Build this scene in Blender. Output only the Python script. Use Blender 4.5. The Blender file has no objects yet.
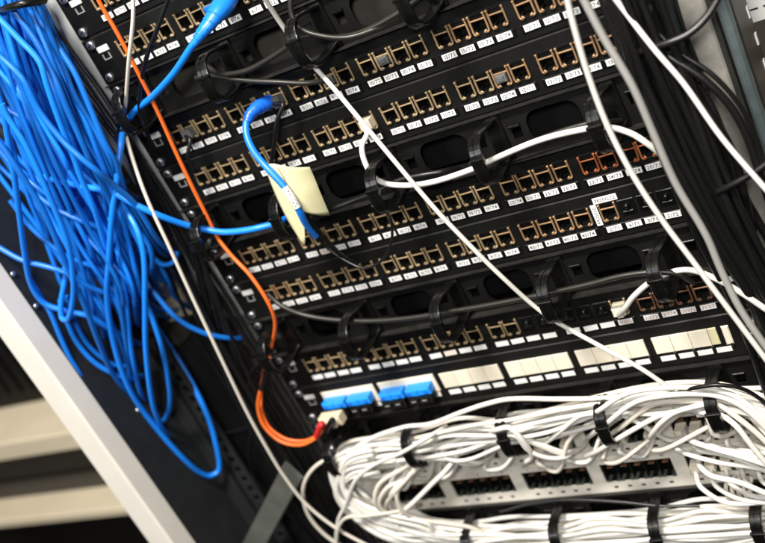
import bpy, math, random
import numpy as np
from mathutils import Matrix, Vector

# ------------------------------------------------------------------ camera, world, light
S = bpy.context.scene
COL = S.collection
MM = 0.001
CAM_R = np.array([[0.83290288, 0.43011506, 0.34824393],
                  [-0.19783733, 0.81908573, -0.53847838],
                  [-0.51684929, 0.37960454, 0.76731167]])      # rows: right, down, forward in (x, -z, y)
CAM_P = np.array([407.961, -709.773, 315.424])                 # mm; rack front plane is y = 0
FPX = 1011.036                                                 # focal length for a 765 px wide picture


def W3(v):
    return np.array([v[0], v[2], -v[1]])


cam = bpy.data.cameras.new('camera')
cam.sensor_width = 36.0
cam.lens = FPX / 765 * 36
cam.clip_start = 0.02
cam.clip_end = 50
cam_o = bpy.data.objects.new('camera', cam)
COL.objects.link(cam_o)
r_, u_, b_ = W3(CAM_R[0]), -W3(CAM_R[1]), -W3(CAM_R[2])
m = Matrix.Identity(4)
for i in range(3):
    m[i][0], m[i][1], m[i][2], m[i][3] = r_[i], u_[i], b_[i], CAM_P[i] * MM
cam_o.matrix_world = m
cam.dof.use_dof = True
cam.dof.focus_distance = 0.795
cam.dof.aperture_fstop = 4.2
cam.dof.aperture_blades = 7
S.camera = cam_o

wd = bpy.data.worlds.new('World')
S.world = wd
wd.use_nodes = True
wd.node_tree.nodes['Background'].inputs[0].default_value = (0.70, 0.78, 1.0, 1)
wd.node_tree.nodes['Background'].inputs[1].default_value = 0.006


def area(name, loc, aim, size, power, col, size_y=None):
    l = bpy.data.lights.new(name, 'AREA')
    l.size = size
    if size_y:
        l.shape = 'RECTANGLE'
        l.size_y = size_y
    l.energy = power
    l.color = col
    o = bpy.data.objects.new(name, l)
    COL.objects.link(o)
    o.location = loc
    o.rotation_euler = (Vector(aim) - Vector(loc)).to_track_quat('-Z', 'Y').to_euler()
    return o


area('ceiling_lamp', (0.15, -1.05, 1.75), (0.0, 0, -0.05), 0.62, 92, (1.0, 0.95, 0.87), 0.26)
area('room_lamp', (-0.9, -1.7, 0.9), (-0.1, 0, -0.1), 0.4, 9, (0.95, 0.97, 1.0))
area('flash_lamp', (0.50, -0.95, 0.55), (0.05, 0, -0.1), 0.13, 8.5, (1.0, 0.97, 0.92))

S.view_settings.view_transform = 'Standard'
S.view_settings.look = 'None'
S.view_settings.gamma = 1
S.view_settings.exposure = 0.0
S.view_settings.use_curve_mapping = False


# ------------------------------------------------------------------ picture point -> place on a plane at depth y (mm)
def at(px, py, Y):
    d = W3(CAM_R.T @ np.array([(px - 382.5) / FPX, (py - 271.5) / FPX, 1.0]))
    return CAM_P + d * (Y - CAM_P[1]) / d[1]


# ------------------------------------------------------------------ materials
MATS = {}


def mat(name, col, rough=.5, metal=0., spec=.5, var=0., noise=0., nscale=60., bump=0., bscale=300., col2=None, trans=0., coat=0.):
    if name in MATS:
        return MATS[name]
    M = bpy.data.materials.new(name)
    M.use_nodes = True
    N, L = M.node_tree.nodes, M.node_tree.links
    p = N['Principled BSDF']
    p.inputs['Roughness'].default_value = rough
    p.inputs['Metallic'].default_value = metal
    p.inputs['Specular IOR Level'].default_value = spec
    p.inputs['Coat Weight'].default_value = coat
    p.inputs['Transmission Weight'].default_value = trans
    p.inputs['Base Color'].default_value = (*col, 1)
    tc = N.new('ShaderNodeTexCoord')
    src = None
    if noise:
        n = N.new('ShaderNodeTexNoise')
        n.inputs['Scale'].default_value = nscale
        n.inputs['Detail'].default_value = 5
        n.inputs['Roughness'].default_value = .65
        L.new(tc.outputs['Object'], n.inputs['Vector'])
        rp = N.new('ShaderNodeValToRGB')
        rp.color_ramp.elements[0].position = .3
        rp.color_ramp.elements[1].position = .7
        c2 = col2 or tuple(c * (1 - noise) for c in col)
        rp.color_ramp.elements[0].color = (*c2, 1)
        rp.color_ramp.elements[1].color = (*col, 1)
        L.new(n.outputs['Fac'], rp.inputs['Fac'])
        src = rp.outputs['Color']
        rr = N.new('ShaderNodeMapRange')
        rr.inputs['To Min'].default_value = max(.02, rough - .1)
        rr.inputs['To Max'].default_value = min(1, rough + .12)
        L.new(n.outputs['Fac'], rr.inputs['Value'])
        L.new(rr.outputs['Result'], p.inputs['Roughness'])
    if var:
        oi = N.new('ShaderNodeObjectInfo')
        mr = N.new('ShaderNodeMapRange')
        mr.inputs['To Min'].default_value = 1 - var
        mr.inputs['To Max'].default_value = 1 + var * .35
        L.new(oi.outputs['Random'], mr.inputs['Value'])
        hs = N.new('ShaderNodeHueSaturation')
        L.new(mr.outputs['Result'], hs.inputs['Value'])
        if src:
            L.new(src, hs.inputs['Color'])
        else:
            hs.inputs['Color'].default_value = (*col, 1)
        src = hs.outputs['Color']
    if src:
        L.new(src, p.inputs['Base Color'])
    if bump:
        n2 = N.new('ShaderNodeTexNoise')
        n2.inputs['Scale'].default_value = bscale
        n2.inputs['Detail'].default_value = 3
        L.new(tc.outputs['Object'], n2.inputs['Vector'])
        b = N.new('ShaderNodeBump')
        b.inputs['Strength'].default_value = bump
        b.inputs['Distance'].default_value = .0004
        L.new(n2.outputs['Fac'], b.inputs['Height'])
        L.new(b.outputs['Normal'], p.inputs['Normal'])
    MATS[name] = M
    return M


BLACK = mat('black_powder_coat', (.0062, .0062, .0058), .5, spec=.22, noise=.3, nscale=18, col2=(.0028, .0028, .0027), bump=.25, bscale=1800)
BLACKG = mat('black_gloss_plastic', (.004, .004, .004), .28, spec=.5, noise=.2, nscale=90)
PORTIN = mat('port_black_plastic', (.004, .004, .004), .55, spec=.25)
RINGM = mat('ring_black_plastic', (.0045, .0045, .004), .26, spec=.5, noise=.3, nscale=120, bump=.15, bscale=900)
BRASS = mat('gold_contact', (.45, .33, .185), .38, metal=.35, var=.2, noise=.3, nscale=300)
BRASS2 = mat('copper_contact', (.45, .275, .145), .38, metal=.35, var=.2, noise=.3, nscale=300)
BRASS3 = mat('red_copper_contact', (.45, .145, .05), .38, metal=.35, var=.2, noise=.35, nscale=300)
BRASS4 = mat('dull_copper_contact', (.26, .13, .07), .42, metal=.3, var=.2, noise=.35, nscale=300)
PAPER = mat('white_label_paper', (.78, .78, .765), .6, var=.08)
PAPER2 = mat('pinkish_label_paper', (.72, .64, .58), .55)
INK = mat('black_print', (.02, .02, .025), .6)
INKR = mat('red_brown_print', (.35, .14, .10), .6)
STEEL = mat('zinc_screw', (.62, .66, .70), .3, metal=.9, noise=.35, nscale=400)
GALV = mat('galvanised_steel', (.36, .37, .34), .36, metal=.3, col2=(.15, .19, .19), noise=.35, nscale=11, bump=.1, bscale=90)
RAILM = mat('grey_rail_paint', (.40, .41, .40), .5, spec=.4, noise=.18, nscale=30, bump=.1, bscale=900)
DARKRAIL = mat('dark_grey_rail', (.020, .022, .023), .5, spec=.4, noise=.3, nscale=30)
CREAM = mat('cream_plastic', (.80, .73, .60), .42, var=.06, noise=.05, nscale=60)
GREYP = mat('grey_beige_panel', (.80, .755, .67), .45, noise=.14, nscale=18, bump=.1, bscale=900)
BLUEA = mat('blue_adapter', (.012, .27, .85), .35, spec=.5)
BLUEC = mat('blue_cable_jacket', (.010, .215, .86), .36, spec=.5, var=.45, bump=.08, bscale=220)
BLUEB = mat('blue_boot', (.01, .13, .72), .34, spec=.5)
WHITEC = mat('white_cable_jacket', (.735, .715, .665), .38, var=.14, bump=.06, bscale=200)
WARMC = mat('ivory_cable_jacket', (.67, .62, .54), .42, var=.12, bump=.06, bscale=200)
GREYC = mat('grey_cable_jacket', (.29, .283, .265), .42, var=.08, bump=.08, bscale=220)
BLACKC = mat('black_cable_jacket', (.006, .006, .006), .36, spec=.5, var=.3, bump=.1, bscale=220)
OLIVEC = mat('dark_grey_cable_jacket', (.017, .0155, .012), .4, spec=.5)
ORANGEC = mat('orange_fibre_jacket', (.82, .15, .022), .4, spec=.5, bump=.05, bscale=220)
REDB = mat('red_boot', (.62, .02, .02), .4)
FIBP = mat('beige_fibre_plug', (.66, .56, .38), .45)
CLEAR = mat('smoky_plug_plastic', (.11, .115, .115), .15, spec=.6)
TAGP = mat('pale_yellow_paper', (.70, .66, .40), .7, noise=.1, nscale=40)
FRAMEW = mat('off_white_frame_paint', (.80, .76, .69), .5, noise=.07, nscale=14)
SHELFM = mat('beige_shelf_board', (.70, .61, .45), .6, noise=.12, nscale=8)
WALLM = mat('dim_brown_wall', (.055, .048, .038), .8, noise=.25, nscale=4)
BROWNG = mat('grey_brown_backing', (.055, .052, .042), .6, noise=.2, nscale=30)
GREEN = mat('green_board', (.02, .06, .045), .4)
EDGE = mat('lit_black_edge', (.022, .021, .018), .4, spec=.5, noise=.5, nscale=120)  # catch-light of the folded lips mixed into a lighter black
TOOTH = mat('dark_green_grey_plastic', (.05, .062, .05), .45)


# ------------------------------------------------------------------ geometry helpers (authored in mm)
class MB:
    def __init__(s, org=(0, 0, 0)):
        s.v, s.f, s.m, s.sm = [], [], [], []
        s.mats = []
        s.org = np.array(org, float)

    def mi(s, M):
        if M not in s.mats:
            s.mats.append(M)
        return s.mats.index(M)

    def add(s, vs, fs, M, smooth=False):
        k = len(s.v)
        i = s.mi(M)
        s.v += [tuple(np.array(v, float) - s.org) for v in vs]
        for f in fs:
            s.f.append(tuple(j + k for j in f))
            s.m.append(i)
            s.sm.append(smooth)

    def box(s, x0, x1, y0, y1, z0, z1, M, b=0.):
        """box with the four front edges bevelled by b (front is -y)"""
        if b <= 0:
            vs = [(x0, y0, z0), (x1, y0, z0), (x1, y0, z1), (x0, y0, z1), (x0, y1, z0), (x1, y1, z0), (x1, y1, z1), (x0, y1, z1)]
            fs = [(0, 1, 2, 3), (5, 4, 7, 6), (4, 0, 3, 7), (1, 5, 6, 2), (3, 2, 6, 7), (4, 5, 1, 0)]
            s.add(vs, fs, M)
            return
        vs = [(x0 + b, y0, z0 + b), (x1 - b, y0, z0 + b), (x1 - b, y0, z1 - b), (x0 + b, y0, z1 - b),
              (x0, y0 + b, z0), (x1, y0 + b, z0), (x1, y0 + b, z1), (x0, y0 + b, z1),
              (x0, y1, z0), (x1, y1, z0), (x1, y1, z1), (x0, y1, z1)]
        fs = [(0, 1, 2, 3), (9, 8, 11, 10)]
        for i in range(4):
            j = (i + 1) % 4
            fs += [(4 + i, 4 + j, j, i), (8 + i, 8 + j, 4 + j, 4 + i)]
        s.add(vs, fs, M)

    def sheet(s, x0, x1, z0, z1, holes, y0, y1, M):
        """plate between y0 (front) and y1 pierced by rectangular holes"""
        xs = sorted({x0, x1, *[h[0] for h in holes], *[h[1] for h in holes]})
        zs = sorted({z0, z1, *[h[2] for h in holes], *[h[3] for h in holes]})
        solid = {}
        for i in range(len(xs) - 1):
            for j in range(len(zs) - 1):
                cx, cz = (xs[i] + xs[i + 1]) / 2, (zs[j] + zs[j + 1]) / 2
                solid[i, j] = not any(h[0] < cx < h[1] and h[2] < cz < h[3] for h in holes)
        for (i, j), ok in solid.items():
            if not ok:
                continue
            a, b, c, d = xs[i], xs[i + 1], zs[j], zs[j + 1]
            s.add([(a, y0, c), (b, y0, c), (b, y0, d), (a, y0, d)], [(0, 1, 2, 3)], M)
            s.add([(a, y1, c), (b, y1, c), (b, y1, d), (a, y1, d)], [(3, 2, 1, 0)], M)
            if not solid.get((i - 1, j)):
                s.add([(a, y0, c), (a, y1, c), (a, y1, d), (a, y0, d)], [(3, 2, 1, 0)], M)
            if not solid.get((i + 1, j)):
                s.add([(b, y0, c), (b, y1, c), (b, y1, d), (b, y0, d)], [(0, 1, 2, 3)], M)
            if not solid.get((i, j - 1)):
                s.add([(a, y0, c), (b, y0, c), (b, y1, c), (a, y1, c)], [(3, 2, 1, 0)], M)
            if not solid.get((i, j + 1)):
                s.add([(a, y0, d), (b, y0, d), (b, y1, d), (a, y1, d)], [(0, 1, 2, 3)], M)

    def sweep(s, pts, prof, M, ref=(1, 0, 0), closed=False, smooth=False, cap=True):
        """profile [(a,b)] swept along pts; a runs along ref, b along the path's normal"""
        P = np.array(pts, float)
        n, k = len(P), len(prof)
        ref = np.array(ref, float)
        vs = []
        for i in range(n):
            t = P[(i + 1) % n if closed else min(i + 1, n - 1)] - P[(i - 1) % n if closed else max(i - 1, 0)]
            t /= np.linalg.norm(t)
            nn = np.cross(t, ref)
            nn /= np.linalg.norm(nn)
            for a, b in prof:
                vs.append(P[i] + ref * a + nn * b)
        fs = []
        for i in range(n if closed else n - 1):
            for j in range(k):
                fs.append((i * k + j, i * k + (j + 1) % k, ((i + 1) % n) * k + (j + 1) % k, ((i + 1) % n) * k + j))
        if cap and not closed:
            fs += [tuple(range(k))[::-1], tuple(range((n - 1) * k, n * k))]
        s.add(vs, fs, M, smooth)

    def tube(s, pts, r, M, sides=9, flat=1.):
        P = np.array(pts, float)
        n = len(P)
        rr = np.full(n, r, float) if np.isscalar(r) else np.array(r, float)
        T = np.gradient(P, axis=0)
        T /= np.linalg.norm(T, axis=1)[:, None] + 1e-12
        a = np.array([0, 0, 1.]) if abs(T[0][2]) < .9 else np.array([1., 0, 0])
        u = np.cross(T[0], a)
        u /= np.linalg.norm(u)
        ang = np.arange(sides) * 2 * math.pi / sides
        vs = []
        for i in range(n):
            u = u - T[i] * (u @ T[i])
            u /= np.linalg.norm(u)
            w = np.cross(T[i], u)
            ring = P[i] + rr[i] * (np.cos(ang)[:, None] * u + flat * np.sin(ang)[:, None] * w)
            vs += list(ring)
        fs = []
        for i in range(n - 1):
            for j in range(sides):
                fs.append((i * sides + j, i * sides + (j + 1) % sides, (i + 1) * sides + (j + 1) % sides, (i + 1) * sides + j))
        s.add(vs, fs, M, True)
        s.add([vs[j] for j in range(sides)], [tuple(range(sides))[::-1]], M)
        s.add([vs[(n - 1) * sides + j] for j in range(sides)], [tuple(range(sides))], M)

    def disc(s, c, r, y0, y1, M, n=10, dome=0.):
        cx, cz = c
        vs = []
        for (rr, y) in ((r, y1), (r, y0), (r * .72, y0 - dome)):
            vs += [(cx + rr * math.cos(2 * math.pi * i / n), y, cz + rr * math.sin(2 * math.pi * i / n)) for i in range(n)]
        fs = []
        for k in range(2):
            fs += [(k * n + i, k * n + (i + 1) % n, (k + 1) * n + (i + 1) % n, (k + 1) * n + i) for i in range(n)]
        fs.append(tuple(range(2 * n, 3 * n)))
        s.add(vs, fs, M, True)

    def mesh(s, name):
        me = bpy.data.meshes.new(name)
        v = np.array(s.v, float) * MM
        me.from_pydata(v.tolist(), [], s.f)
        for M in s.mats:
            me.materials.append(M)
        me.polygons.foreach_set('material_index', s.m)
        me.polygons.foreach_set('use_smooth', s.sm)
        me.update()
        return me

    def build(s, name, parent=None):
        return link(name, s.mesh(name), parent, s.org if parent is None else None)


def link(name, me, parent=None, loc=None):
    o = bpy.data.objects.new(name, me)
    COL.objects.link(o)
    if parent is not None:
        o.parent = parent
    if loc is not None:
        o.location = Vector([c * MM for c in loc])
    return o


def tag(o, label, cat, group=None, kind=None):
    o['label'] = label
    o['category'] = cat
    if group:
        o['group'] = group
    if kind:
        o['kind'] = kind
    return o


def thing(name, label, cat, loc, group=None):
    o = link(name, None, None, loc)
    o.empty_display_size = .01
    return tag(o, label, cat, group)


def spline(P, n=7):
    """centripetal-ish Catmull-Rom through the control points"""
    P = np.array(P, float)
    if len(P) == 2:
        return np.array([P[0] + (P[1] - P[0]) * t for t in np.linspace(0, 1, n + 1)])
    Q = np.vstack([2 * P[0] - P[1], P, 2 * P[-1] - P[-2]])
    out = []
    for i in range(1, len(Q) - 2):
        p0, p1, p2, p3 = Q[i - 1], Q[i], Q[i + 1], Q[i + 2]
        d = np.linalg.norm(p2 - p1)
        m1 = (p2 - p0) * d / (np.linalg.norm(p1 - p0) + d + 1e-9)
        m2 = (p3 - p1) * d / (np.linalg.norm(p3 - p2) + d + 1e-9)
        for t in np.linspace(0, 1, n, endpoint=False):
            h = t * t
            c = h * t
            out.append((2 * c - 3 * h + 1) * p1 + (c - 2 * h + t) * m1 + (3 * h - 2 * c) * p2 + (c - h) * m2)
    out.append(P[-1])
    return np.array(out)


def path(px):
    return np.array([at(*p) for p in px])


def cable(name, pts, r, M, label, cat='cable', group=None, n=7, sides=9):
    """one cable lying as one mesh; pts in mm"""
    c = spline(pts, n)
    b = MB(c[0])
    b.tube(c, r, M, sides)
    return tag(b.build(name), label, cat, group)


# glyphs for the printed labels: the built-in font turned into small meshes
GL = {}


def glyph(ch):
    if ch not in GL:
        cu = bpy.data.curves.new('glyph', 'FONT')
        cu.body = ch
        cu.resolution_u = 2
        cu.offset = .012
        o = bpy.data.objects.new('glyph', cu)
        COL.objects.link(o)
        me = o.to_mesh()
        vs = [tuple(v.co) for v in me.vertices]
        fs = [tuple(p.vertices) for p in me.polygons]
        w = (max(v[0] for v in vs) if vs else .4) + .08
        o.to_mesh_clear()
        bpy.data.objects.remove(o)
        bpy.data.curves.remove(cu)
        GL[ch] = (vs, fs, w)
    return GL[ch]


def text(b, s, cx, cz, y, h, M, maxw=None, up=(0, 1)):
    """text centred at cx, cz standing on plane y; up=(x,z) direction"""
    w = sum(glyph(c)[2] if c != ' ' else .3 for c in s)
    k = h / .7
    kx = k if maxw is None else min(k, maxw / w)
    X = -w / 2
    ux, uz = up
    for c in s:
        if c == ' ':
            X += .3
            continue
        vs, fs, gw = glyph(c)
        b.add([(cx + (X + v[0]) * kx * uz + (v[1] - .35) * k * ux, y, cz - (X + v[0]) * kx * ux + (v[1] - .35) * k * uz) for v in vs], fs, M)
        X += gw


rnd = random.Random(7)
U = 44.45
P_ = 15.81                       # port pitch
G_ = 4 * P_ + 6.48               # group pitch


def portx(k):
    g, i = divmod(k, 4)
    return (g - 2.5) * G_ + (i - 1.5) * P_


# ------------------------------------------------------------------ room behind the rack
b = MB((-600, 900, -1300)); b.box(-3500, 1800, 900, 960, -2200, 1600, WALLM)
o = b.build('back_wall'); o['kind'] = 'structure'; o['label'] = 'dim brown wall behind the cabinet'


def shelf_unit():
    Y = 200.
    z1 = at(0, 444, Y)[2]; z0 = at(0, 462, Y)[2]
    s1 = at(0, 521, Y)[2]; s0 = at(0, 529, Y)[2]
    t = thing('shelving_unit', 'beige shelving with two boards, out of focus left of the white cabinet frame', 'shelves', (-1100, Y + 200, s0 - 300))
    for (a, c) in ((z0, z1), (s0, s1)):
        q = MB((-1100, Y + 200, s0 - 300)); q.box(-1700, -640, Y, Y + 420, a, c, SHELFM, 3); q.build('shelf_board', t)
    q = MB((-1100, Y + 200, s0 - 300)); q.box(-1700, -640, Y + 421, Y + 430, s0 - 300, z1 + 700, WALLM); q.build('back_board', t)
    q = MB((-1100, Y + 200, s0 - 300)); q.box(-660, -640.5, Y + 5, Y + 419, s1 + .5, z0 - .5, SHELFM); q.build('side_board', t)
    k = thing('shade_box', 'dark box added for the shade at the back of the lower beige board', 'box', (-1200, Y + 200, s1))  # added box: darkens the lower board like shade from the upper one
    q = MB((-1200, Y + 200, s1)); q.box(-1680, -662, Y + 58, Y + 400, s1 + .5, z0 - 6, WALLM, 4); q.build('body', k)
    q = MB((-1200, Y + 200, s1)); q.box(-1300, -900, Y + 56, Y + 57.8, s1 + 40, s1 + 44, BLACK); q.build('shade_box_line', k)
    # black box standing on the upper board
    bx = -1450; zb = z1
    k = thing('black_equipment', 'black ribbed equipment box standing on the upper beige board', 'equipment', (bx, Y + 150, zb))
    q = MB((bx, Y + 150, zb)); q.box(-1800, -700, Y + 110, Y + 380, zb + .5, zb + 330, BLACK, 4); q.build('body', k)
    for i in range(16):
        x = -1240 + i * 33
        q = MB((bx, Y + 150, zb)); q.box(x, x + 16, Y + 100, Y + 109.5, zb + 30, zb + 150, BLACK, 2); q.build('rib', k)


shelf_unit()

# grey bar leaning behind the lower left of the rack
b = MB(at(270, 510, -60))
p0, p1 = at(294, 470, -40), at(240, 572, -40)
bd = (p1 - p0) / np.linalg.norm(p1 - p0)
br = np.cross(bd, (CAM_P - p0) / np.linalg.norm(CAM_P - p0) + np.array([0, 0, .25]))
br /= np.linalg.norm(br)
b.sweep([p0, (p0 + p1) / 2, p1], [(-13, -1.5), (-12, -2.5), (12, -2.5), (13, -1.5), (13, 2), (-13, 2)], mat('grey_green_bar', (.085, .09, .08), .5, noise=.3, nscale=40), ref=br)
tag(b.build('brace_bar'), 'blurred grey metal bar leaning behind the lower left rack corner', 'bar')
# beige cardboard scraps seen through the gap behind the blue cables
for i, (px, py, w_, h_, la) in enumerate(((178, 300, 90, 46, 'tan carton seen through the gap right of the blue cables'),
                                         (166, 342, 26, 20, 'grey crumpled wrapping low behind the blue cables'),
                                         (42, 222, 60, 30, 'tan strip glimpsed between the blue cables at left'))):
    c = at(px, py, (62, 40, 30)[i])
    b = MB(c)
    y = c[1]
    b.box(c[0] - w_ / 2, c[0] + w_ / 2, y, y + 30, c[2] - h_ / 2, c[2] + h_ / 2, SHELFM if i != 1 else BROWNG, 4)
    for j in range(3):
        b.box(c[0] - w_ / 2 + j * w_ / 3 + 2, c[0] - w_ / 2 + (j + 1) * w_ / 3 - 2, y - 4 - 3 * j, y - .3, c[2] - h_ / 2 + 4 * j, c[2] + h_ / 2 - 5 * j - 3, SHELFM if i != 1 else RAILM, 1.5)
    tag(b.build('carton' if i != 1 else 'wrapping'), la, 'carton' if i != 1 else 'wrapping')

# ------------------------------------------------------------------ cabinet: white front frame, black side wall
cb = (-400, -100, -900)
cab = thing('cabinet_frame', 'off white cabinet frame post with black inner side wall at left', 'cabinet', cb)
q = MB(cb); q.box(-431, -398, -114, -88.5, -900, 500, FRAMEW, 2.2); q.build('front_post', cab)
q = MB(cb); q.box(-404, -399, -88, 420, -900, 500, DARKRAIL); q.build('side_wall', cab)
q = MB(cb); q.box(-398.5, -380, -12, -6, -900, 500, DARKRAIL, 1)
q.build('inner_flange', cab)
sm = MB(); sm.disc((0, 0), 3, -1, 0, STEEL, 8, .8); sm_me = sm.mesh('screw')
for (px, py) in ((13, 274), (36, 306), (120, 383), (138, 410)):
    X = -398.5
    d = W3(CAM_R.T @ np.array([(px - 382.5) / FPX, (py - 271.5) / FPX, 1.0]))
    p = CAM_P + d * (X - CAM_P[0]) / d[0]
    o = link('screw', sm_me, cab, (p[0] - cb[0], p[1] - cb[1], p[2] - cb[2])); o.rotation_euler = (0, 0, math.pi / 2)
# punched strip: a rail with square holes
q = MB(cb)
holes = [(-374, -366, -700 + k * 14.8, -691 + k * 14.8) for k in range(54)]
q.sheet(-380.5, -360, -710, 120, holes, -4, -1, DARKRAIL); o = q.build('punched_strip', cab)

# ------------------------------------------------------------------ rack rails and posts
rk = (0, 30, -900)
rack = thing('equipment_rack', 'nineteen inch equipment rack with grey left rail and galvanised right post', 'rack', rk)
q = MB(rk); q.box(-279, -262, 4, 7, -500, 480, RAILM, .8); q.box(-262, -222, 5, 8, -500, 480, RAILM, .8); q.box(-281, -279.2, 4, 60, -500, 480, RAILM); q.build('left_rail', rack)
q = MB(rk); q.box(-282, -242, .5, 3.7, -500, -48, mat('rail_shade_grey', (.075, .076, .074), .5, noise=.3, nscale=40), 1.2); q.build('rail_shade_strip', rack)  # dark strip painted as the shade on the lower left rail
q = MB(rk); q.box(222, 241, 5, 8, -500, 480, DARKRAIL, .8); q.build('right_rail', rack)
q = MB(rk); q.box(-221, 221, 70, 74, -500, 480, BLACK); q.build('rear_plate', rack)
gp = (260, 50, -900)
gal = thing('galvanised_post', 'tall galvanised steel post at the upper right behind the black cables', 'post', gp)
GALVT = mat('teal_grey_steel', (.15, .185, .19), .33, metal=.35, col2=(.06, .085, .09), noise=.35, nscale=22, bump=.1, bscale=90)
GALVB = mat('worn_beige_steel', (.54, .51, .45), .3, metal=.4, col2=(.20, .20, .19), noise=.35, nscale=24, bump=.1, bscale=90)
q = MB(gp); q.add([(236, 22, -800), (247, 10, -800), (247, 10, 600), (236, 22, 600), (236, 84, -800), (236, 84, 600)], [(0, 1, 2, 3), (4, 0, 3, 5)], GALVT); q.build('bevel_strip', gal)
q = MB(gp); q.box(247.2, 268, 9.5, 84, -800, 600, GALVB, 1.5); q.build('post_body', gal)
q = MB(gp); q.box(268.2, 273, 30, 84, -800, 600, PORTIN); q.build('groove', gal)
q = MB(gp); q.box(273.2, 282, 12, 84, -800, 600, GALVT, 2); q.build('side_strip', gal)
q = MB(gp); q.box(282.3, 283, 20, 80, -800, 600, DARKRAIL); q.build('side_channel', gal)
for k in range(30):
    q = MB(gp); z = -330 + k * 22; q.box(283.2, 284.4, 66, 71, z, z + 9, PAPER); q.build('side_tab', gal)
# equipment right of the post, deep and out of focus
dv = (360, 200, -300)
dev = thing('finned_equipment', 'dark finned equipment behind the galvanised post at the right edge', 'equipment', dv)
q = MB(dv); q.box(282, 480, 150, 300, -320, 240, BLACK, 4); q.build('body', dev)
for k in range(9):
    z = 52 - k * 33
    q = MB(dv); q.box(284, 470, 138, 149.5, z, z + 7, SHELFM, 1.5); q.build('fin', dev)
ws = at(770, -2, 130)
b = MB(ws); b.box(ws[0] - 26, ws[0] + 40, 126, 127, ws[2] - 14, ws[2] + 40, PAPER)
for k in range(3):
    b.box(ws[0] - 18 + k * 12, ws[0] - 10 + k * 12, 125.6, 125.9, ws[2] - 4, ws[2] - 2.6, INK)
tag(b.build('white_notice'), 'white paper sheet in the top right corner beside the post', 'paper')

# ------------------------------------------------------------------ shared small meshes
def bracket_mesh(M, var=0):
    q = MB()
    for s in (-1, 1):
        x = s * 6.35
        q.box(x - .68, x + .68, -1.4, .4, 9.2, 22.6, M, .3)
        q.box(x - .82, x + .82, -2.0, .4, 21.6, 23.2, M, .35)
        # curled foot
        f = [(x, -.5, 10.0), (x - s * .3, -.7, 8.3), (x - s * 1.5, -.9, 7.7), (x - s * 2.9, -.9, 8.3 + .2 * var), (x - s * 3.5, -.6, 9.0)]
        q.tube(spline(f, 3), [.8, .85, .85, .85, .9, 1.0, 1.1, 1.3, 1.55, 1.75, 1.75, 1.55, 1.0][:13], M, 6)
    q.box(-5.8, 5.8, -.9, .2, 17.8, 19.0, M, .25)
    return q.mesh('contact_bracket')


def port_mesh():
    """black port: rim, an RJ45 recess with stepped latch notch, inner pins block"""
    q = MB()
    hx, z0, z1, D = 5.6, 8.4, 22.2, 14
    q.add([(-hx, 0, z0), (hx, 0, z0), (hx, 0, z1), (-hx, 0, z1), (-hx, D, z0), (hx, D, z0), (hx, D, z1), (-hx, D, z1)],
          [(4, 5, 6, 7)[::-1], (0, 4, 7, 3)[::-1], (1, 2, 6, 5)[::-1], (3, 7, 6, 2)[::-1], (0, 1, 5, 4)[::-1]], PORTIN)
    for s in (-1, 1):
        q.box(s * 4.6 - 1., s * 4.6 + 1., .4, 9, 8.4, 10.6, PORTIN)
    q.box(-5.6, 5.6, 1.4, 10, 19.2, 22.2, BLACK, .3)
    for (x0, x1, za, zb) in ((-7.5, -7.0, 7.3, 23.9), (7.0, 7.5, 7.3, 23.9), (-7.0, 7.0, 23.5, 23.9), (-7.0, 7.0, 7.3, 7.7)):
        q.box(x0, x1, -.45, -.02, za, zb, BLACKG, .12)
    for k in range(8):
        x = -3.5 + k
        q.box(x - .18, x + .18, 3, 11, 18.4, 18.7, BRASS2)
    return q.mesh('port')


def blank_mesh():
    q = MB()
    q.box(-6.8, 6.8, -.5, 4, 7.8, 22.8, BLACKG, .6)
    q.box(-4.2, 4.2, -2., -.6, 11.2, 13.0, BLACKG, .5)
    q.disc((0, 17), 2.2, -2.4, -.5, BLACKG, 10, 1.2)
    return q.mesh('blank_insert')


BRK = {0: bracket_mesh(BRASS), 1: bracket_mesh(BRASS2, 1), 2: bracket_mesh(BRASS3, 2), 3: bracket_mesh(BRASS4)}
PORT = port_mesh()
BLANK = blank_mesh()
q = MB(); q.disc((0, 0), 4.1, -2.2, 0, STEEL, 14, .9); q.box(-2.4, 2.4, -3.25, -3.12, -.5, .5, PORTIN); q.box(-.5, .5, -3.25, -3.12, -2.4, 2.4, PORTIN); SCREW = q.mesh('screw')
q = MB(); q.box(-6.5, 6.5, -.5, -.05, -2.6, 2.6, PAPER, .12); EARL = q.mesh('ear_label')
q = MB()
for (x0, x1, z0, z1) in ((-4.2, 4.2, -3.2, -2.5), (-4.2, -3.4, -2.5, 2.4), (3.4, 4.2, -2.5, 2.4)):
    q.box(x0, x1, -.8, -.05, z0, z1, RAILM, .15)
SLOT = q.mesh('latch_slot')


def label_mesh(s, ink=INK, paper=PAPER, w=12.6, h=5.1):
    q = MB()
    q.box(-w / 2, w / 2, -.35, 0, -h / 2, h / 2, paper, .1)
    if s:
        text(q, s, 0, 0, -.37, 3.1, ink, w - 1.6)
    return q.mesh('port_label')


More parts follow.
